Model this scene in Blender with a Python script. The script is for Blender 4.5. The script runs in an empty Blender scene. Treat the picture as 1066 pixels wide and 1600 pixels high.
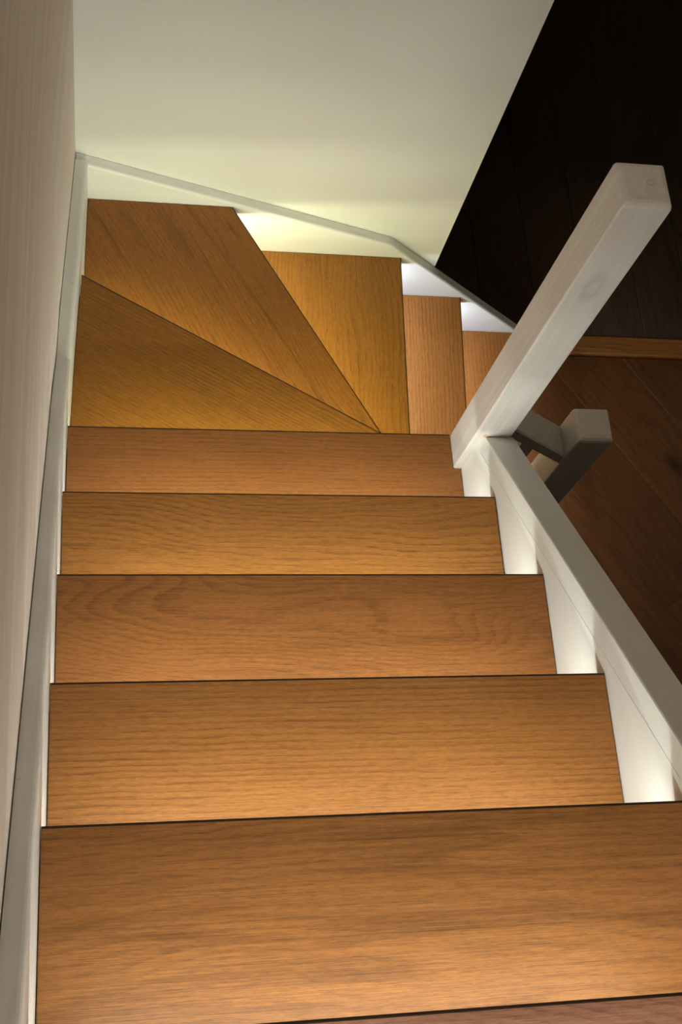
import bpy, bmesh, math, random
from mathutils import Matrix, Vector

sc = bpy.context.scene
COL = sc.collection
random.seed(7)

# ------------------------------------------------------------------ camera
cam_d = bpy.data.cameras.new('camera')
cam = bpy.data.objects.new('camera', cam_d)
COL.objects.link(cam)
cam_d.sensor_fit = 'AUTO'
cam_d.sensor_width = 36.0
cam_d.lens = 1899.6137 / 1600.0 * 36.0
cam_d.clip_start = 0.02
cam.matrix_world = Matrix((
    (0.98027539, -0.00954021, -0.19740605, 0.0525),
    (-0.06760282, 0.92239808, -0.38027837, 0.0025),
    (0.1857149, 0.38612273, 0.90355919, 1.2906),
    (0, 0, 0, 1)))
sc.camera = cam

# ------------------------------------------------------------------ world, exposure, light levels
world = bpy.data.worlds.new('world')
sc.world = world
world.use_nodes = True
world.node_tree.nodes['Background'].inputs[0].default_value = (0.02, 0.018, 0.016, 1)
world.node_tree.nodes['Background'].inputs[1].default_value = 0.2
sc.view_settings.view_transform = 'Standard'
sc.view_settings.look = 'None'
sc.view_settings.gamma = 1.0
sc.view_settings.use_curve_mapping = False
sc.view_settings.exposure = 0.0
LED_POWER = 76.0                       # emission of the strips under the treads
LED_WARM = (0.96, 1.0, 0.90)
LED_YELLOW = (0.96, 0.98, 0.60)
LED_COOL = (0.70, 0.79, 0.90)
FILL_POWER = 14.0                       # unseen fill globe added over the stairwell
FILL_COL = (1.0, 0.86, 0.68)

# ------------------------------------------------------------------ dimensions (metres)
G, RISE, W = 0.2229, 0.18452, 0.80      # going, rise, clear width
TH, OVER = 0.030, 0.034                 # tread thickness, nosing overhang
YB, YW = 1.9413, 1.9714                 # face of the back string, face of the back wall
FLOOR_Z = -11 * RISE
NX, NY, NS, NZ = 0.7834, 1.0361, 0.0775, -0.0260      # tall newel
MX, MY, MS, MZ = 1.0425, 1.0745, 0.0785, -0.856       # low newel
ZTOP = 2.45

# ------------------------------------------------------------------ node helpers
def new_mat(name):
    m = bpy.data.materials.new(name)
    m.use_nodes = True
    nt = m.node_tree
    b = nt.nodes['Principled BSDF']
    return m, nt, b

def node(nt, typ, **kw):
    n = nt.nodes.new(typ)
    for k, v in kw.items():
        if k.startswith('i_'):
            n.inputs[k[2:].replace('_', ' ')].default_value = v
        else:
            setattr(n, k, v)
    return n

def ramp(nt, stops, interp='LINEAR'):
    n = nt.nodes.new('ShaderNodeValToRGB')
    n.color_ramp.interpolation = interp
    el = n.color_ramp.elements
    while len(el) < len(stops):
        el.new(0.5)
    for e, (p, c) in zip(el, stops):
        e.position = p
        e.color = (c[0], c[1], c[2], 1) if not isinstance(c, (int, float)) else (c, c, c, 1)
    return n

def mixc(nt, a, b, fac, mode='MIX'):
    n = nt.nodes.new('ShaderNodeMix')
    n.data_type = 'RGBA'
    n.blend_type = mode
    for sock, v in ((n.inputs[6], a), (n.inputs[7], b), (n.inputs[0], fac)):
        if isinstance(v, (tuple, list)):
            sock.default_value = (v[0], v[1], v[2], 1)
        elif isinstance(v, (int, float)):
            sock.default_value = v
        else:
            nt.links.new(v, sock)
    return n.outputs[2]

def mapping(nt, src, scale, loc=(0, 0, 0), rot=(0, 0, 0)):
    mp = nt.nodes.new('ShaderNodeMapping')
    mp.inputs['Scale'].default_value = scale
    mp.inputs['Location'].default_value = loc
    mp.inputs['Rotation'].default_value = rot
    nt.links.new(src, mp.inputs['Vector'])
    return mp.outputs['Vector']

def noise(nt, vec, scale, detail=3, rough=0.55, dist=0.0):
    n = nt.nodes.new('ShaderNodeTexNoise')
    n.inputs['Scale'].default_value = scale
    n.inputs['Detail'].default_value = detail
    n.inputs['Roughness'].default_value = rough
    n.inputs['Distortion'].default_value = dist
    nt.links.new(vec, n.inputs['Vector'])
    return n.outputs['Fac']

def wood(name, light, dark, seed, arch=1.0, ring=75.0, streak=0.5, gloss=0.40, knots=0.0, pores=0.38, blotch=0.5, arris=False):
    """Oiled oak, grain along the object's own x axis."""
    m, nt, b = new_mat(name)
    L = nt.links.new
    tc = node(nt, 'ShaderNodeTexCoord').outputs['Object']
    rnd = random.Random(seed)
    off = (rnd.uniform(-9, 9), rnd.uniform(-9, 9), rnd.uniform(-9, 9))
    base = mapping(nt, tc, (1, 1, 1), off)
    # slow warp of the growth rings -> cathedral figure; sharp early wood lines carrying the pores
    warp = noise(nt, mapping(nt, base, (1.3, 4.2, 1.5)), 1.0, 2, 0.45, 0.2)
    warp2 = noise(nt, mapping(nt, base, (11.0, 40.0, 9.0)), 1.0, 3, 0.6)
    sep = node(nt, 'ShaderNodeSeparateXYZ'); L(base, sep.inputs[0])
    m1 = node(nt, 'ShaderNodeMath', operation='MULTIPLY'); L(sep.outputs['Y'], m1.inputs[0]); m1.inputs[1].default_value = ring
    m2 = node(nt, 'ShaderNodeMath', operation='MULTIPLY_ADD'); L(warp, m2.inputs[0]); m2.inputs[1].default_value = 26.0 * arch; L(m1.outputs[0], m2.inputs[2])
    m3 = node(nt, 'ShaderNodeMath', operation='MULTIPLY_ADD'); L(warp2, m3.inputs[0]); m3.inputs[1].default_value = 1.1; L(m2.outputs[0], m3.inputs[2])
    fr = node(nt, 'ShaderNodeMath', operation='FRACT'); L(m3.outputs[0], fr.inputs[0])
    rings = ramp(nt, [(0.0, 0.5), (0.10, 0.05), (0.30, 0.45), (0.60, 0.85), (1.0, 0.95)]); L(fr.outputs[0], rings.inputs[0])
    early = ramp(nt, [(0.0, 0.2), (0.08, 1.0), (0.30, 0.75), (0.50, 0.12), (1.0, 0.12)]); L(fr.outputs[0], early.inputs[0])
    rv = noise(nt, mapping(nt, base, (2.2, 9.0, 3.0), (4.4, 2.2, 0)), 1.0, 3, 0.55)
    rvr = ramp(nt, [(0.35, 0.15), (0.65, 1.0)]); L(rv, rvr.inputs[0])
    # fibres and pores
    fib = noise(nt, mapping(nt, base, (4.0, 330.0, 40.0)), 1.0, 4, 0.7)
    fibr = ramp(nt, [(0.32, 0.0), (0.68, 1.0)]); L(fib, fibr.inputs[0])
    por = noise(nt, mapping(nt, base, (26.0, 760.0, 90.0)), 1.0, 2, 0.5)
    porq = ramp(nt, [(0.40, 1.0), (0.50, 0.0)]); L(por, porq.inputs[0])
    porr = node(nt, 'ShaderNodeMath', operation='MULTIPLY'); L(porq.outputs[0], porr.inputs[0]); L(early.outputs[0], porr.inputs[1])
    # broad colour drift and dark mineral streaks
    big = noise(nt, mapping(nt, base, (1.1, 5.0, 2.0)), 1.0, 3, 0.55, 0.6)
    bigr = ramp(nt, [(0.32, 0.0), (0.68, 1.0)]); L(big, bigr.inputs[0])
    stk = noise(nt, mapping(nt, base, (2.2, 26.0, 6.0), (3.1, 1.7, 0)), 1.0, 4, 0.6, 0.9)
    stkr = ramp(nt, [(0.60 - 0.08 * streak, 0.0), (0.70 - 0.06 * streak, 1.0)]); L(stk, stkr.inputs[0])
    bl = noise(nt, mapping(nt, base, (5.0, 9.0, 5.0), (1.3, 8.7, 0)), 1.0, 3, 0.6)
    blr = ramp(nt, [(0.35, 0.0), (0.7, 1.0)]); L(bl, blr.inputs[0])
    mid = tuple((a + c) / 2 for a, c in zip(light, dark))
    c = mixc(nt, mid, light, bigr.outputs[0])
    def scaled(sock, k):
        mm = node(nt, 'ShaderNodeMath', operation='MULTIPLY'); L(sock, mm.inputs[0]); mm.inputs[1].default_value = k
        return mm.outputs[0]
    inv = node(nt, 'ShaderNodeMath', operation='SUBTRACT'); inv.inputs[0].default_value = 1.0; L(rings.outputs[0], inv.inputs[1])
    rm = node(nt, 'ShaderNodeMath', operation='MULTIPLY'); L(inv.outputs[0], rm.inputs[0]); L(rvr.outputs[0], rm.inputs[1])
    c = mixc(nt, c, tuple(x * 0.85 for x in dark), scaled(rm.outputs[0], 1.0))
    c = mixc(nt, c, tuple(x * 0.62 for x in dark), scaled(stkr.outputs[0], streak))
    c = mixc(nt, c, tuple(x * 0.80 for x in mid), scaled(blr.outputs[0], blotch * 0.6))
    c = mixc(nt, c, tuple(min(1, x * 1.22) for x in light), scaled(fibr.outputs[0], 0.55))
    c = mixc(nt, c, tuple(x * 0.45 for x in dark), scaled(porr.outputs[0], pores))
    flk = noise(nt, mapping(nt, base, (70.0, 420.0, 120.0), (2.7, 5.1, 0)), 1.0, 3, 0.7)
    flkr = ramp(nt, [(0.36, 0.80), (0.50, 1.0), (0.66, 1.14)]); L(flk, flkr.inputs[0])
    c = mixc(nt, c, flkr.outputs[0], 0.9, 'MULTIPLY')
    if knots:
        vor = node(nt, 'ShaderNodeTexVoronoi'); vor.inputs['Scale'].default_value = 1.0
        L(mapping(nt, base, (3.4, 7.5, 3.4)), vor.inputs['Vector'])
        dn = noise(nt, mapping(nt, base, (16, 30, 16)), 1.0, 3, 0.6)
        ad = node(nt, 'ShaderNodeMath', operation='MULTIPLY_ADD'); L(dn, ad.inputs[0]); ad.inputs[1].default_value = 0.22; L(vor.outputs['Distance'], ad.inputs[2])
        kr = ramp(nt, [(0.17, 1.0), (0.34, 0.0)]); L(ad.outputs[0], kr.inputs[0])
        sv = node(nt, 'ShaderNodeSeparateColor'); L(vor.outputs['Color'], sv.inputs[0])
        pick = node(nt, 'ShaderNodeMath', operation='GREATER_THAN'); L(sv.outputs[0], pick.inputs[0]); pick.inputs[1].default_value = 0.62
        kp = node(nt, 'ShaderNodeMath', operation='MULTIPLY'); L(kr.outputs[0], kp.inputs[0]); L(pick.outputs[0], kp.inputs[1])
        c = mixc(nt, c, tuple(x * 0.25 for x in dark), scaled(kp.outputs[0], knots))
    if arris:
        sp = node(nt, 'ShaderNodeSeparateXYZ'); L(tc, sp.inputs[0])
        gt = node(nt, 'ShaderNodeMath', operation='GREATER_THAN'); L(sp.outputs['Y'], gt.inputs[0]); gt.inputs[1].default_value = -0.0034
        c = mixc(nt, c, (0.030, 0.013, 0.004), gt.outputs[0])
    L(c, b.inputs['Base Color'])
    rr = ramp(nt, [(0.0, gloss), (1.0, gloss + 0.14)]); L(fibr.outputs[0], rr.inputs[0])
    L(rr.outputs[0], b.inputs['Roughness'])
    b.inputs['Specular IOR Level'].default_value = 0.32
    bp = node(nt, 'ShaderNodeBump'); bp.inputs['Strength'].default_value = 0.18; bp.inputs['Distance'].default_value = 0.0012
    hs = node(nt, 'ShaderNodeMath', operation='SUBTRACT'); L(fibr.outputs[0], hs.inputs[0]); L(porr.outputs[0], hs.inputs[1])
    L(hs.outputs[0], bp.inputs['Height']); L(bp.outputs[0], b.inputs['Normal'])
    return m

def paint(name, col, grain=0.0, axis=2, seed=1, rough=0.45, marks=0.0, knot=None, tint=(0.62, 0.56, 0.50)):
    """White paint, optionally thin enough to let wood grain through (grain along an object axis)."""
    m, nt, b = new_mat(name)
    L = nt.links.new
    tc = node(nt, 'ShaderNodeTexCoord').outputs['Object']
    base = mapping(nt, tc, (1, 1, 1), (seed * 1.7, seed * 2.3, seed * 0.9))
    sc_f = [150.0, 150.0, 150.0]; sc_f[axis] = 5.0
    sc_b = [22.0, 22.0, 22.0]; sc_b[axis] = 2.0
    fib = noise(nt, mapping(nt, base, sc_f), 1.0, 4, 0.6)
    fr = ramp(nt, [(0.38, 1.0), (0.62, 0.0)]); L(fib, fr.inputs[0])
    big = noise(nt, mapping(nt, base, sc_b), 1.0, 3, 0.55, 0.5)
    br = ramp(nt, [(0.35, 1.0), (0.65, 0.0)]); L(big, br.inputs[0])
    def scaled(sock, k):
        mm = node(nt, 'ShaderNodeMath', operation='MULTIPLY'); L(sock, mm.inputs[0]); mm.inputs[1].default_value = k
        return mm.outputs[0]
    dk = tuple(a * t for a, t in zip(col, (0.86, 0.84, 0.83)))
    c = mixc(nt, col, dk, scaled(br.outputs[0], 0.25 + grain))
    c = mixc(nt, c, tuple(a * t * 1.3 for a, t in zip(col, tint)), scaled(fr.outputs[0], grain))
    if knot:
        vd = node(nt, 'ShaderNodeVectorMath', operation='SUBTRACT'); L(tc, vd.inputs[0]); vd.inputs[1].default_value = knot
        dn = noise(nt, mapping(nt, tc, (60, 60, 30)), 1.0, 3, 0.6)
        vs = node(nt, 'ShaderNodeVectorMath', operation='MULTIPLY'); L(vd.outputs[0], vs.inputs[0]); vs.inputs[1].default_value = (55, 20, 26)
        ln = node(nt, 'ShaderNodeVectorMath', operation='LENGTH'); L(vs.outputs[0], ln.inputs[0])
        ad = node(nt, 'ShaderNodeMath', operation='ADD'); L(ln.outputs['Value'], ad.inputs[0]); L(scaled(dn, 0.9), ad.inputs[1])
        kr = ramp(nt, [(0.4, 0.25), (0.62, 0.8), (0.8, 0.35), (1.0, 0.0)])
        hf = node(nt, 'ShaderNodeMath', operation='MULTIPLY'); L(ad.outputs[0], hf.inputs[0]); hf.inputs[1].default_value = 0.55
        L(hf.outputs[0], kr.inputs[0])
        c = mixc(nt, c, (col[0] * 0.62, col[1] * 0.63, col[2] * 0.68), scaled(kr.outputs[0], 0.75))
    if marks:
        mk = noise(nt, mapping(nt, base, (20, 20, 70)), 1.0, 3, 0.75)
        mr = ramp(nt, [(0.70, 0.0), (0.735, 1.0)]); L(mk, mr.inputs[0])
        c = mixc(nt, c, (0.42, 0.40, 0.36), scaled(mr.outputs[0], marks))
    L(c, b.inputs['Base Color'])
    b.inputs['Roughness'].default_value = rough
    b.inputs['Specular IOR Level'].default_value = 0.35
    bp = node(nt, 'ShaderNodeBump'); bp.inputs['Strength'].default_value = 0.10 + grain * 0.35; bp.inputs['Distance'].default_value = 0.001
    L(fib, bp.inputs['Height']); L(bp.outputs[0], b.inputs['Normal'])
    return m

def plaster(name, col, streak=None, rough=0.8, bump=0.08):
    m, nt, b = new_mat(name)
    L = nt.links.new
    tc = node(nt, 'ShaderNodeTexCoord').outputs['Object']
    n1 = noise(nt, tc, 3.0, 4, 0.55)
    r1 = ramp(nt, [(0.3, tuple(x * 0.95 for x in col)), (0.7, col)]); L(n1, r1.inputs[0])
    c = r1.outputs[0]
    if streak:
        s1 = noise(nt, mapping(nt, tc, (1, 0.30, 5.5)), 1.0, 4, 0.6, 0.2)
        q1 = ramp(nt, [(0.36, 0.0), (0.64, 1.0)]); L(s1, q1.inputs[0])
        c = mixc(nt, c, streak, q1.outputs[0])
        s2 = noise(nt, mapping(nt, tc, (1, 0.8, 22.0)), 1.0, 4, 0.65)
        q2 = ramp(nt, [(0.4, 0.0), (0.66, 0.55)]); L(s2, q2.inputs[0])
        c = mixc(nt, c, tuple(x * 0.74 for x in col), q2.outputs[0])
    L(c, b.inputs['Base Color'])
    b.inputs['Roughness'].default_value = rough
    b.inputs['Specular IOR Level'].default_value = 0.2
    n2 = noise(nt, tc, 160.0, 3, 0.6)
    bp = node(nt, 'ShaderNodeBump'); bp.inputs['Strength'].default_value = bump; bp.inputs['Distance'].default_value = 0.001
    L(n2, bp.inputs['Height']); L(bp.outputs[0], b.inputs['Normal'])
    return m

def emit(name, col, strength):
    m, nt, b = new_mat(name)
    b.inputs['Base Color'].default_value = (0.8, 0.8, 0.8, 1)
    b.inputs['Emission Color'].default_value = (*col, 1)
    b.inputs['Emission Strength'].default_value = strength
    return m

# ------------------------------------------------------------------ mesh helpers
def obj(name, bm, mat, parent=None, loc=(0, 0, 0), rotz=0.0):
    me = bpy.data.meshes.new(name)
    bmesh.ops.recalc_face_normals(bm, faces=bm.faces[:])
    bm.to_mesh(me); bm.free()
    me.materials.append(mat)
    o = bpy.data.objects.new(name, me)
    COL.objects.link(o)
    o.location = loc
    o.rotation_euler = (0, 0, rotz)
    if parent is not None:
        o.parent = parent
    return o

def tag(o, label=None, cat=None, group=None, kind=None):
    if label: o['label'] = label
    if cat: o['category'] = cat
    if group: o['group'] = group
    if kind: o['kind'] = kind
    return o

def empty(name, loc, label, cat):
    o = bpy.data.objects.new(name, None)
    COL.objects.link(o)
    o.location = loc
    o.empty_display_size = 0.1
    return tag(o, label, cat)

def bevel(bm, edges, w, seg=2):
    bmesh.ops.bevel(bm, geom=edges, offset=w, segments=seg, profile=0.5, affect='EDGES', clamp_overlap=True)

def add_box(bm, a, b):
    vs = [bm.verts.new((x, y, z)) for x in (a[0], b[0]) for y in (a[1], b[1]) for z in (a[2], b[2])]
    q = lambda i: vs[i]
    for f in ((0, 1, 3, 2), (4, 6, 7, 5), (0, 4, 5, 1), (2, 3, 7, 6), (0, 2, 6, 4), (1, 5, 7, 3)):
        bm.faces.new([q(i) for i in f])
    return vs

def box(a, b, bev=0.0, seg=2):
    bm = bmesh.new()
    add_box(bm, a, b)
    if bev:
        bevel(bm, bm.edges[:], bev, seg)
    return bm

def add_prism(bm, poly, z0, z1):
    lo = [bm.verts.new((x, y, z0)) for x, y in poly]
    hi = [bm.verts.new((x, y, z1)) for x, y in poly]
    n = len(poly)
    bm.faces.new(lo[::-1]); bm.faces.new(hi)
    for i in range(n):
        bm.faces.new((lo[i], lo[(i + 1) % n], hi[(i + 1) % n], hi[i]))

def loft(sections):
    """closed cross-sections (equal vertex counts) joined and capped"""
    bm = bmesh.new()
    R = [[bm.verts.new(p) for p in s] for s in sections]
    n = len(R[0])
    for a, b in zip(R, R[1:]):
        for i in range(n):
            bm.faces.new((a[i], a[(i + 1) % n], b[(i + 1) % n], b[i]))
    bm.faces.new(R[0]); bm.faces.new(R[-1][::-1])
    return bm

def local(pts, o, ang):
    c, s = math.cos(-ang), math.sin(-ang)
    return [((x - o[0]) * c - (y - o[1]) * s, (x - o[0]) * s + (y - o[1]) * c) for x, y in pts]

# ------------------------------------------------------------------ materials
PLASTER = plaster('warm_white_plaster', (0.74, 0.735, 0.69))
PLASTER_L = plaster('brushed_white_wall', (0.78, 0.74, 0.68), streak=(0.79, 0.675, 0.60), bump=0.15)
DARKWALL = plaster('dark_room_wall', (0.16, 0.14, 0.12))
CEIL = plaster('ceiling_white', (0.72, 0.70, 0.66))
STRING = paint('string_white_paint', (0.77, 0.77, 0.745), 0.05, 1, 3, 0.38, marks=0.5)
STRING_B = paint('back_string_white_paint', (0.77, 0.77, 0.745), 0.03, 0, 5, 0.38, marks=0.45)
RISER = paint('riser_white_paint', (0.78, 0.75, 0.70), 0.03, 0, 8, 0.5)
POST = paint('whitewashed_newel', (0.75, 0.74, 0.72), 0.42, 2, 11, 0.45, knot=(0.038, 0.0, 1.79))
POST2 = paint('whitewashed_low_newel', (0.72, 0.69, 0.65), 0.2, 2, 14, 0.45)
RAIL = paint('whitewashed_handrail', (0.60, 0.58, 0.54), 0.2, 0, 17, 0.35)
PEG = paint('bare_wood_peg', (0.66, 0.44, 0.28), 0.2, 2, 4, 0.5)

# ------------------------------------------------------------------ the setting
# left wall follows the slightly splayed line of the left string
LX = [(-2.2, -0.034), (1.15, -0.034), (1.43, -0.029), (1.75, -0.0145), (YW + 0.03, -0.004)]
bm = bmesh.new()
poly = [(x, y) for y, x in LX] + [(-0.16, YW + 0.03), (-0.16, -2.2)]
add_prism(bm, poly, FLOOR_Z, ZTOP)
tag(obj('wall_left', bm, PLASTER_L), 'brushed off-white wall running down the left side of the stairs', kind='structure')

XE, XJ, HEAD = 1.0035, 2.15, 0.0
WT = 0.078
bm = bmesh.new()
add_box(bm, (-0.16, YW, FLOOR_Z), (XE, YW + WT, ZTOP))
add_box(bm, (XE, YW, HEAD), (XJ, YW + WT, ZTOP))
add_box(bm, (XJ, YW, FLOOR_Z), (2.5, YW + WT, ZTOP))
tag(obj('wall_back', bm, PLASTER), 'plain off-white wall behind the winder steps, ending at a dark doorway', kind='structure')
tag(obj('wall_right', box((2.4, -2.2, FLOOR_Z), (2.5, YW, ZTOP)), PLASTER), 'off-white wall of the lower hall', kind='structure')
tag(obj('wall_front', box((-0.16, -2.3, FLOOR_Z), (2.5, -2.2, ZTOP)), PLASTER), 'off-white wall behind the viewer', kind='structure')
tag(obj('ceiling', box((-0.16, -2.3, ZTOP), (2.5, YW + WT, ZTOP + 0.1)), CEIL), 'white ceiling over the stairwell', kind='structure')
# upper landing slab: keeps the lower hall in shade
bm = bmesh.new()
add_box(bm, (0.87, -2.2, 0.30), (2.4, -0.25, 0.55))
add_box(bm, (-0.034, -2.2, 0.30), (0.87, -0.70, 0.55))
LAND = wood('landing_oak', (0.42, 0.21, 0.075), (0.26, 0.11, 0.035), 91)
tag(obj('floor', bm, LAND), 'upper landing floor', kind='structure')

# lower hall floor: wide diagonal planks, each a piece of its own
def clip(poly, a, b, c):
    """keep a*x+b*y<=c"""
    out = []
    for i in range(len(poly)):
        p, q = poly[i], poly[(i + 1) % len(poly)]
        dp, dq = a * p[0] + b * p[1] - c, a * q[0] + b * q[1] - c
        if dp <= 0: out.append(p)
        if dp * dq < 0:
            t = dp / (dp - dq)
            out.append((p[0] + t * (q[0] - p[0]), p[1] + t * (q[1] - p[1])))
    return out

def area(p):
    return abs(sum(p[i][0] * p[(i + 1) % len(p)][1] - p[(i + 1) % len(p)][0] * p[i][1] for i in range(len(p)))) / 2

def planks(parent, rect, ang, width, off, lens, joints, mats, gap, bev, zt, th, seed):
    """boards at an angle, clipped to a rectangle; local x of every board runs along its grain"""
    rnd = random.Random(seed)
    u = (math.cos(ang), math.sin(ang)); n = (-u[1], u[0])
    x0, y0, x1, y1 = rect
    cs = [(x0, y0), (x1, y0), (x1, y1), (x0, y1)]
    pn = [n[0] * x + n[1] * y for x, y in cs]; pu = [u[0] * x + u[1] * y for x, y in cs]
    k0 = math.floor((min(pn) - off) / width); k1 = math.ceil((max(pn) - off) / width)
    for k in range(k0, k1):
        a, b = off + k * width, off + (k + 1) * width
        j = joints.get(k, rnd.uniform(0, lens))
        s = j - math.ceil((j - min(pu)) / lens) * lens
        while s < max(pu):
            quad = [(s + gap, a + gap), (s + lens - gap, a + gap), (s + lens - gap, b - gap), (s + gap, b - gap)]
            w = [(u[0] * p + n[0] * q, u[1] * p + n[1] * q) for p, q in quad]
            for cl in ((-1, 0, -x0), (1, 0, x1), (0, -1, -y0), (0, 1, y1)):
                w = clip(w, *cl)
                if len(w) < 3: break
            s += lens
            if len(w) < 3 or area(w) < 2e-4: continue
            cx = sum(p[0] for p in w) / len(w); cy = sum(p[1] for p in w) / len(w)
            bm = bmesh.new()
            add_prism(bm, local(w, (cx, cy), ang), -th, 0)
            top = [e for e in bm.edges if all(abs(v.co.z) < 1e-6 for v in e.verts)]
            bevel(bm, top, bev, 1)
            obj('plank', bm, rnd.choice(mats), parent, (cx, cy, zt), ang)

HALL = [wood('hall_plank_%s' % t, l, d, s, 0.35, 22.0, 0.6, 0.42, knots=0.9, pores=0.3, blotch=0.9) for t, l, d, s in (
    ('red', (0.126, 0.0436, 0.0094), (0.063, 0.0198, 0.0044), 41), ('brown', (0.111, 0.0436, 0.0099), (0.056, 0.0205, 0.0044), 42),
    ('ember', (0.104, 0.0343, 0.0072), (0.052, 0.0158, 0.0033), 43))]
SUB = plaster('subfloor', (0.06, 0.04, 0.025))
fl = tag(obj('floor', box((-0.034, -2.2, FLOOR_Z - 0.12), (2.4, YW, FLOOR_Z - 0.02)), SUB), 'lower hall floor of wide diagonal brown wood planks', kind='structure')
ANG = math.atan2(-0.841, 0.541)
# normal used by planks() is (0.841, 0.541): a joint line lies at 2.328, the next at 2.090
planks(fl, (0.87, 0.0, 2.4, YW), ANG, 0.238, 2.328, 1.9, {-1: 0.050, 0: 0.9}, HALL, 0.0004, 0.0005, FLOOR_Z, 0.02, 5)

# dark room past the doorway
DY0, DY1 = YW + WT, 4.6
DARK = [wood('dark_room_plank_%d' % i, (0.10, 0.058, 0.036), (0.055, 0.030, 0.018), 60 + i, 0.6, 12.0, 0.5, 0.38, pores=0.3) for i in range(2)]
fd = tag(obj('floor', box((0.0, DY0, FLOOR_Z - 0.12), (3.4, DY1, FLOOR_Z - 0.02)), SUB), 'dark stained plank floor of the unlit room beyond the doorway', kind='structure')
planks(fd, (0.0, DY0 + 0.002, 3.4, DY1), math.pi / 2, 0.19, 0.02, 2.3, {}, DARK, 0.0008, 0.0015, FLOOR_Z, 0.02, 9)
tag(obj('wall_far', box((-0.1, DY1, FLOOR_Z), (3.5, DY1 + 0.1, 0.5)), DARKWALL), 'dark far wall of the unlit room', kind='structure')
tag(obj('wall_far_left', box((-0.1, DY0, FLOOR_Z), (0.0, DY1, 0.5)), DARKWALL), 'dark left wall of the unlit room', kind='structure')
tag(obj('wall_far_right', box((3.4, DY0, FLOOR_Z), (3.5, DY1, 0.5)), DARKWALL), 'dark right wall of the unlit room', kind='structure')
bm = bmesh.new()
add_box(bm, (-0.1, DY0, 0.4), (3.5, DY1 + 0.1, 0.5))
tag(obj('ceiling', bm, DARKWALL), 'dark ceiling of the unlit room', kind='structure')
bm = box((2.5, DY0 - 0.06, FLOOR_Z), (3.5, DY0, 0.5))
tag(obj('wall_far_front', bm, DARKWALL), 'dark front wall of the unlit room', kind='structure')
THR = wood('threshold_oak', (0.34, 0.135, 0.032), (0.20, 0.070, 0.016), 77, 0.6, 40)
tag(obj('trim_1', box((-0.572, -0.034, -0.03), (0.572, 0.034, 0.006), 0.003), THR, None, ((XE + XJ) / 2, YW + 0.045, FLOOR_Z)),
    'orange-brown wooden threshold strip lying in the doorway', kind='structure')

# ------------------------------------------------------------------ staircase
stair = empty('staircase', (0.4, 1.0, FLOOR_Z),
              'brown oak winder staircase with white strings and lights under the treads', 'staircase')
stair_inv = Matrix.Translation((-0.4, -1.0, -FLOOR_Z))
def spart(name, bm, mat, loc=(0, 0, 0), rotz=0.0, label=None):
    o = obj(name, bm, mat, stair, (loc[0] - 0.4, loc[1] - 1.0, loc[2] - FLOOR_Z), rotz)
    if label: o['label'] = label
    return o

def left_x(y):
    pts = [(-3, -0.008), (0.95, -0.008), (1.207, -0.005), (1.397, 0.003), (1.592, 0.0125), (1.72, 0.018), (1.9413, 0.024), (2.2, 0.03)]
    for (a, xa), (b, xb) in zip(pts, pts[1:]):
        if a <= y <= b:
            return xa + (xb - xa) * (y - a) / (b - a)

LEDM = {'warm': emit('led_warm', LED_WARM, LED_POWER), 'yellow': emit('led_yellow', LED_YELLOW, LED_POWER),
        'cool': emit('led_cool', LED_COOL, LED_POWER)}

def make_tread(poly, nose_a, nose_b, z, mat, led, label=None, led_trim=(0.045, 0.045)):
    """poly: plan outline in metres; nose_a -> nose_b: the nosing line, left end first, the stairs falling away to its left
    (the object's x axis, hence the grain, follows the nosing)."""
    ang = math.atan2(nose_b[1] - nose_a[1], nose_b[0] - nose_a[0])
    o2 = nose_a
    bm = bmesh.new()
    add_prism(bm, local(poly, o2, ang), -TH, 0)
    top = [e for e in bm.edges if all(abs(v.co.z) < 1e-6 for v in e.verts)]
    nk = local([(NX, NY)], o2, ang)[0]            # leave the notch around the newel square
    if z == -5 * RISE:
        top = [e for e in top if all(math.hypot(v.co.x - nk[0], v.co.y - nk[1]) > 0.01 for v in e.verts)]
    bevel(bm, top, 0.0022, 2)
    bmesh.ops.triangulate(bm, faces=[f for f in bm.faces if len(f.verts) > 4])
    t = spart('tread', bm, mat, (o2[0], o2[1], z), ang, label)
    if led:
        ln = math.hypot(nose_b[0] - nose_a[0], nose_b[1] - nose_a[1])
        a, b = led_trim[0], ln - led_trim[1]
        # corner profile: lit face at 45 degrees between riser and underside of the tread
        bm = bmesh.new()
        y0 = -OVER
        s = 0.010
        pts = [(y0, -TH), (y0 + 0.0095, -TH), (y0 + 0.0095, -TH - 0.0006), (y0 + 0.001, -TH - 0.0060), (y0, -TH - 0.0060)]
        A = [bm.verts.new((a, y, zz)) for y, zz in pts]; B = [bm.verts.new((b, y, zz)) for y, zz in pts]
        for i in range(5):
            bm.faces.new((A[i], A[(i + 1) % 5], B[(i + 1) % 5], B[i]))
        bm.faces.new(A[::-1]); bm.faces.new(B)
        l = obj('led_strip', bm, RISER, t)
        l.data.materials.append(LEDM[led])
        for p in l.data.polygons:
            n = p.normal
            if abs(n.y) > 0.3 and abs(n.z) > 0.3:
                p.material_index = 1
    return t

def make_riser(a, b, z0, z1):
    """upright board under the nosing a -> b, set back by the overhang"""
    ang = math.atan2(b[1] - a[1], b[0] - a[0])
    ln = math.hypot(b[0] - a[0], b[1] - a[1])
    spart('riser', box((0, -OVER - 0.012, z0 - z1), (ln, -OVER, -0.0005), 0.0), RISER, (a[0], a[1], z1), ang)

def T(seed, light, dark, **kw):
    return wood('oak_tread_%d' % seed, light, dark, seed, arris=True, **kw)

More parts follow.
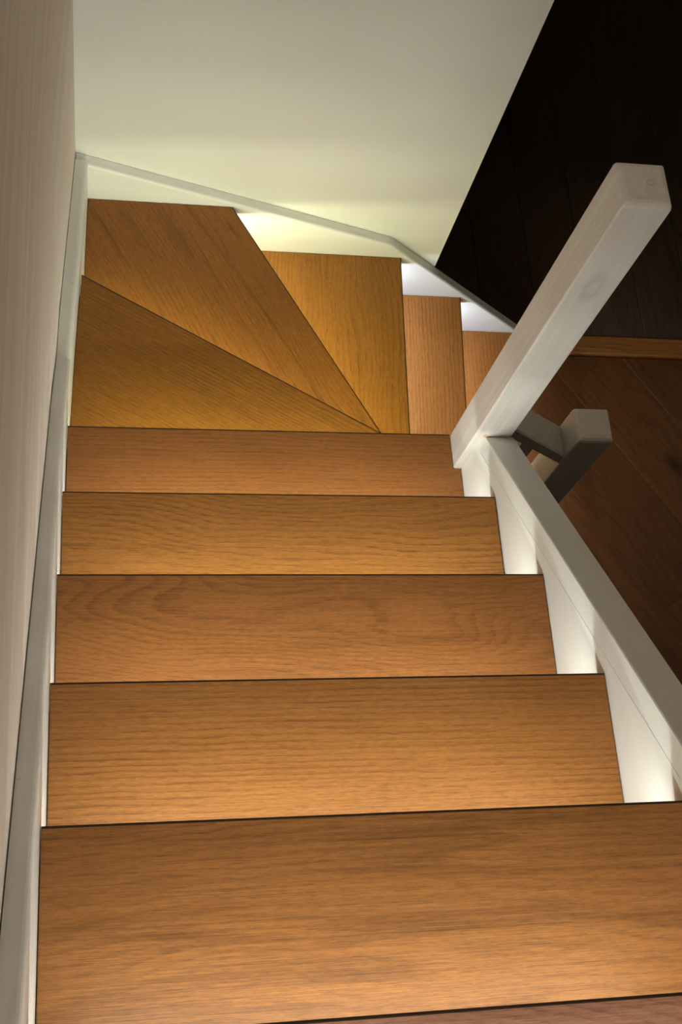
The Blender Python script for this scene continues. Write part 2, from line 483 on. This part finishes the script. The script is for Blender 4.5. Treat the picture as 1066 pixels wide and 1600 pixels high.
# straight flight: treads 0..5 (and the two above the frame)
GOLD, GOLDD = (0.298, 0.1240, 0.0245), (0.176, 0.0630, 0.0115)
RED, REDD = (0.262, 0.1010, 0.0235), (0.152, 0.0520, 0.0112)
STYLE = {-2: dict(seed=21, light=GOLD, dark=GOLDD), -1: dict(seed=22, light=GOLD, dark=GOLDD),
         0: dict(seed=23, light=(0.405, 0.1950, 0.1260), dark=(0.297, 0.1245, 0.0714)),
         1: dict(seed=24, light=(0.284, 0.1145, 0.0276), dark=(0.174, 0.0622, 0.0146), arch=0.6, ring=70.0, streak=0.9, blotch=0.9, pores=0.3),
         2: dict(seed=25, light=(0.303, 0.1228, 0.0284), dark=GOLDD, arch=0.12, ring=110.0, streak=0.12),
         3: dict(seed=26, light=RED, dark=REDD, arch=1.5, ring=80.0),
         4: dict(seed=27, light=GOLD, dark=GOLDD, arch=0.75, ring=75.0, streak=0.3, pores=0.5),
         5: dict(seed=28, light=RED, dark=REDD, arch=0.25, ring=110.0, streak=0.3)}
GAPR = 0.0012
DY = {0: -0.0015, 1: 0.0027, 2: -0.0009}
for k in range(-2, 6):
    st = dict(STYLE[k]); seed = st.pop('seed'); l = st.pop('light'); d = st.pop('dark')
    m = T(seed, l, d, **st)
    y1 = k * G + DY.get(k, 0); y0 = (k - 1) * G - OVER
    z = -k * RISE
    xl0, xl1, xr = left_x(y0) + GAPR, left_x(y1) + GAPR, W - GAPR
    if k == 4: xr -= 0.0015
    if k < 5:
        poly = [(xl0, y0), (xr, y0), (xr, y1), (xl1, y1)]
    else:
        poly = [(xl0, y0), (xr, y0), (xr, NY - 0.0015), (NX - 0.0015, NY - 0.0015), (NX - 0.0015, y1), (xl1, y1)]
    b = (xr if k < 5 else NX - 0.0015, y1)
    make_tread(poly, (xl1, y1), b, z, m, 'warm' if k < 5 else 'yellow',
               'topmost visible reddish oak tread at the bottom edge of the picture' if k == 0 else None)
    make_riser((left_x(y1), y1), (W if k < 5 else NX - 0.002, y1), -(k + 1) * RISE, z - TH)

# winders: A triangle, B kite, C wedge; then the lower flight turning right
def off_line(a, b, d):
    dx, dy = b[0] - a[0], b[1] - a[1]; l = math.hypot(dx, dy)
    return (a[0] + dy / l * d, a[1] - dx / l * d), (b[0] + dy / l * d, b[1] - dx / l * d)
A0, A1 = (0.0135, 1.592), (NX - 0.002, 1.1505)
B0, B1 = (0.3905, YB - GAPR), (0.829, 1.118)
C0, C1 = (0.8820, YB - GAPR), (0.8460, 1.116)
N90, N91 = (1.1080, YB - GAPR), (1.0605, 1.158)
N100, N101 = (1.3310, YB - GAPR), (1.2835, 1.158)
yr = 5 * G - OVER
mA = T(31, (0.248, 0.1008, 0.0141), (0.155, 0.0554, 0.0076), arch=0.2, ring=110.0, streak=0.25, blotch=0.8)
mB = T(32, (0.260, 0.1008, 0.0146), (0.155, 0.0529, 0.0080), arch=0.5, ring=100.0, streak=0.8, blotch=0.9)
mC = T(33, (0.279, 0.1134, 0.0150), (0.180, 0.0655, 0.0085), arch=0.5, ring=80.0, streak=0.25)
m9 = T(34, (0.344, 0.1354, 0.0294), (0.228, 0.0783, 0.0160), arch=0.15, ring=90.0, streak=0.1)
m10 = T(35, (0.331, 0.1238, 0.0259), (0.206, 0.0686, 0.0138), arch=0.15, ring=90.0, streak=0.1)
make_tread([(left_x(yr) + GAPR, yr), (NX - 0.001, yr), A1, (A0[0] + GAPR, A0[1]), (left_x(1.397) + GAPR, 1.397), (left_x(1.207) + GAPR, 1.207)], A0, A1, -6 * RISE, mA, 'yellow',
           'triangular winder tread below the last straight step', (0.03, 0.05))
make_riser(A0, A1, -7 * RISE, -6 * RISE - TH)
a0, a1 = off_line(A0, A1, OVER)
make_tread([(left_x(1.55) + GAPR, a0[1] + 0.0), (left_x(1.72) + GAPR, 1.72), (left_x(YB) + GAPR, YB - GAPR), B0, B1, (NX - 0.002, 1.118), (NX - 0.002, 1.090)],
           B0, B1, -7 * RISE, mB, 'yellow', 'large kite-shaped winder tread reaching into the wall corner', (0.03, 0.05))
make_riser(B0, (0.795, 1.182), -8 * RISE, -7 * RISE - TH)
b0, b1 = off_line(B0, B1, OVER)
make_tread([(b0[0], YB - GAPR), C0, C1, (b1[0], 1.116)], C0, C1, -8 * RISE, mC, 'cool',
           'wedge-shaped golden winder tread against the back wall', (0.012, 0.02))
make_riser(C0, C1, -9 * RISE, -8 * RISE - TH)
c0, c1 = off_line(C0, C1, OVER)
make_tread([(c0[0], YB - GAPR), N90, N91, (c1[0], 1.158)], N90, N91, -9 * RISE, m9, 'cool', None, (0.012, 0.02))
make_riser(N90, N91, -10 * RISE, -9 * RISE - TH)
d0, d1 = off_line(N90, N91, OVER)
make_tread([(d0[0], YB - GAPR), N100, N101, (d1[0], 1.158)], N100, N101, -10 * RISE, m10, 'cool', None, (0.012, 0.02))
make_riser(N100, N101, -11 * RISE, -10 * RISE - TH)

def arc(cx, cz, r, a0, a1, n):
    return [(cx + r * math.cos(a0 + (a1 - a0) * i / n), cz + r * math.sin(a0 + (a1 - a0) * i / n)) for i in range(n + 1)]

# left string: rounded top edge, straight pitch, then the flatter winder pitch
def left_top(y):
    return max(-0.828 * y + 0.112, -1.153 + 0.29 * (1.97 - y)) if y > 1.0 else -0.828 * y + 0.112
def wall_x(y):
    for (a, xa), (b, xb) in zip(LX, LX[1:]):
        if a <= y <= b:
            return xa + (xb - xa) * (y - a) / (b - a)
secs = []
for y in (-0.7, 0.0, 0.5, 0.95, 1.1, 1.207, 1.285, 1.34, 1.397, 1.5, 1.592, 1.72, 1.84, YB):
    xi, xw, zt = left_x(y), wall_x(y), left_top(y)
    r = 0.013
    xw += 0.0012
    pr = [(xw, zt)] + arc(xi - r, zt - r, r, math.pi / 2, 0, 5) + [(xi, zt - 0.40), (xw, zt - 0.40)]
    secs.append([(x, y, z) for x, z in pr])
spart('stringer', loft(secs), STRING, label='white string board along the left wall')

def back_top(x):
    return -1.153 - 0.318 * (x + 0.007) if x < 0.845 else -1.424 - 0.835 * (x - 0.845)
secs = []
for x in (-0.004, 0.4, 0.80, 0.838, 0.852, 1.0, 1.2, 1.42):
    zt = back_top(x); r = 0.007
    yw = YW - 0.0014
    ar = arc(YB + r, zt - r, r, math.pi / 2, math.pi, 5)
    zb = max(zt - 0.42, FLOOR_Z + 0.002)
    pr = [(yw, zt)] + ar + [(YB, zb), (yw, zb)]
    secs.append([(x, y, z) for y, z in pr])
spart('stringer', loft(secs), STRING_B, label='white string board sloping along the back wall')

def right_top(y):
    return -0.774 + 0.800 * (NY - y)
secs = []
for y in (-0.6, 0.2, NY - 0.0005):
    zt = right_top(y)
    pr = [(0.864, zt), (0.8085, zt), (0.8065, zt - 0.0015), (0.8006, zt - 0.0407), (0.800, zt - 0.0412), (0.800, zt - 0.42), (0.864, zt - 0.42)]
    secs.append([(x, y, z) for x, z in pr])
spart('stringer', loft(secs), STRING, label='white closed string with grey-lit flat top on the open side')

# inner string of the lower flight, between the newels and on to the floor
secs = []
for x in (NX + NS + 0.001, MX - 0.001):
    zt = -1.46 - 0.828 * (x - 0.86)
    secs.append([(x, y, z) for y, z in ((1.095, zt), (1.155, zt), (1.155, zt - 0.34), (1.095, zt - 0.34))])
spart('stringer', loft(secs), STRING_B)
secs = []
for x in (MX + MS + 0.001, 1.30):
    zt = -1.46 - 0.828 * (x - 0.86)
    zb = FLOOR_Z + 0.001
    secs.append([(x, y, z) for y, z in ((1.095, zt), (1.155, zt), (1.155, zb), (1.095, zb))])
spart('stringer', loft(secs), STRING_B)

# ------------------------------------------------------------------ newels, handrail, baluster
def newel(name, x, y, s, ztop, mat, label, ch=0.006):
    root = empty(name, (x, y, FLOOR_Z), label, 'newel post')
    h = ztop - FLOOR_Z
    def sq(ins, z, rc=0.003):
        a, b = ins, s - ins
        out = []
        for cx, cy, a0 in ((b - rc, b - rc, 0), (a + rc, b - rc, 90), (a + rc, a + rc, 180), (b - rc, a + rc, 270)):
            for q in (0, 45, 90):
                t = math.radians(a0 + q)
                out.append((cx + rc * math.cos(t), cy + rc * math.sin(t), z))
        return out
    secs = [sq(0, 0), sq(0, h - ch)] + [sq(ch * (1 - math.cos(t)), h - ch + ch * math.sin(t), 0.003 + 0.002 * i)
            for i, t in enumerate((math.radians(30), math.radians(60), math.radians(90)))]
    bm = loft(secs)
    obj('post', bm, mat, root)
    return root

def ring(r0, r1, z0, z1, n=24):
    bm = bmesh.new()
    R = []
    for r, z in ((r0, z0), (r1, z0), (r1, z1), (r0, z1)):
        R.append([bm.verts.new((r * math.cos(2 * math.pi * i / n), r * math.sin(2 * math.pi * i / n), z)) for i in range(n)])
    for a in range(4):
        for i in range(n):
            bm.faces.new((R[a][i], R[a][(i + 1) % n], R[(a + 1) % 4][(i + 1) % n], R[(a + 1) % 4][i]))
    return bm

n1 = newel('newel_post', NX, NY, NS, NZ, POST, 'tall whitewashed square newel post standing at the turn of the stairs', 0.010)
PLUGM = paint('plug_edge', (0.50, 0.45, 0.38), 0.1, 2, 6, 0.6)
obj('screw_plug', ring(0.0046, 0.0054, -0.001, 0.0003), PLUGM, n1, (0.047, 0.040, NZ - FLOOR_Z))
obj('peg', box((-0.006, -0.0008, -0.005), (0.006, 0.002, 0.005), 0.0006, 1), PEG, n1, (0.0235, 0.0, -0.770 - FLOOR_Z))
n2 = newel('newel_post', MX, MY, MS, MZ, POST2, 'short shaded newel post in the lower hall, behind the closed string', 0.013)

# short sloping handrail between the two newels
xa, xb = NX + NS + 0.001, MX - 0.001
secs = []
for x in (xa, xb):
    zt = -0.944 + 0.80 * (MX - x)
    y0, y1, t = MY + 0.004, MY + MS - 0.001, 0.036
    c = 0.004
    pr = [(y0, zt - c), (y0 + c, zt), (y1 - c, zt), (y1, zt - c), (y1, zt - t), (y0, zt - t)]
    secs.append([(x, y, z) for y, z in pr])
o = obj('handrail', loft(secs), RAIL)
tag(o, 'short sloping grey-white handrail joining the two newel posts', 'handrail')
bx0, bx1 = 0.937, 0.972
secs = []
bm = bmesh.new()
y0, y1 = 1.093, 1.128
ztop = lambda x: -0.944 + 0.80 * (MX - x) - 0.036 - 0.0005
zbot = lambda x: -1.46 - 0.828 * (x - 0.86) + 0.0005
lo = [bm.verts.new((x, y, zbot(x))) for x, y in ((bx0, y0), (bx1, y0), (bx1, y1), (bx0, y1))]
hi = [bm.verts.new((x, y, ztop(x))) for x, y in ((bx0, y0), (bx1, y0), (bx1, y1), (bx0, y1))]
bm.faces.new(lo[::-1]); bm.faces.new(hi)
for i in range(4):
    bm.faces.new((lo[i], lo[(i + 1) % 4], hi[(i + 1) % 4], hi[i]))
bevel(bm, [e for e in bm.edges if abs(e.verts[0].co.z - e.verts[1].co.z) > 0.2], 0.0015, 1)
tag(obj('baluster', bm, POST2), 'slim square baluster under the short handrail', 'baluster')

# ------------------------------------------------------------------ fill globe added out of frame to raise the stairwell's ambient light
LZ = 1.80
fill_light = empty('fill_pendant', (0.80, 1.32, ZTOP), 'unseen glowing globe pendant added as fill over the stairwell', 'fill_light')
def lathe(prof, n=28):
    bm = bmesh.new()
    R = [[bm.verts.new((r * math.cos(2 * math.pi * i / n), r * math.sin(2 * math.pi * i / n), z)) for i in range(n)] for r, z in prof]
    for a, b in zip(R, R[1:]):
        for i in range(n):
            bm.faces.new((a[i], a[(i + 1) % n], b[(i + 1) % n], b[i]))
    bm.faces.new(R[0]); bm.faces.new(R[-1][::-1])
    return bm
obj('canopy', lathe([(0.05, 0.0), (0.05, -0.012), (0.03, -0.03), (0.006, -0.034)]), CEIL, fill_light)
obj('cord', lathe([(0.003, -0.034), (0.003, LZ - ZTOP + 0.16)], 10), PLUGM, fill_light)
obj('socket', lathe([(0.012, LZ - ZTOP + 0.165), (0.03, LZ - ZTOP + 0.15), (0.035, LZ - ZTOP + 0.118)]), CEIL, fill_light)
obj('globe', lathe([(0.13 * math.sin(math.radians(a)), LZ - ZTOP + 0.13 * math.cos(math.radians(a))) for a in range(15, 180, 15)]),
    emit('fill_globe', FILL_COL, FILL_POWER), fill_light)
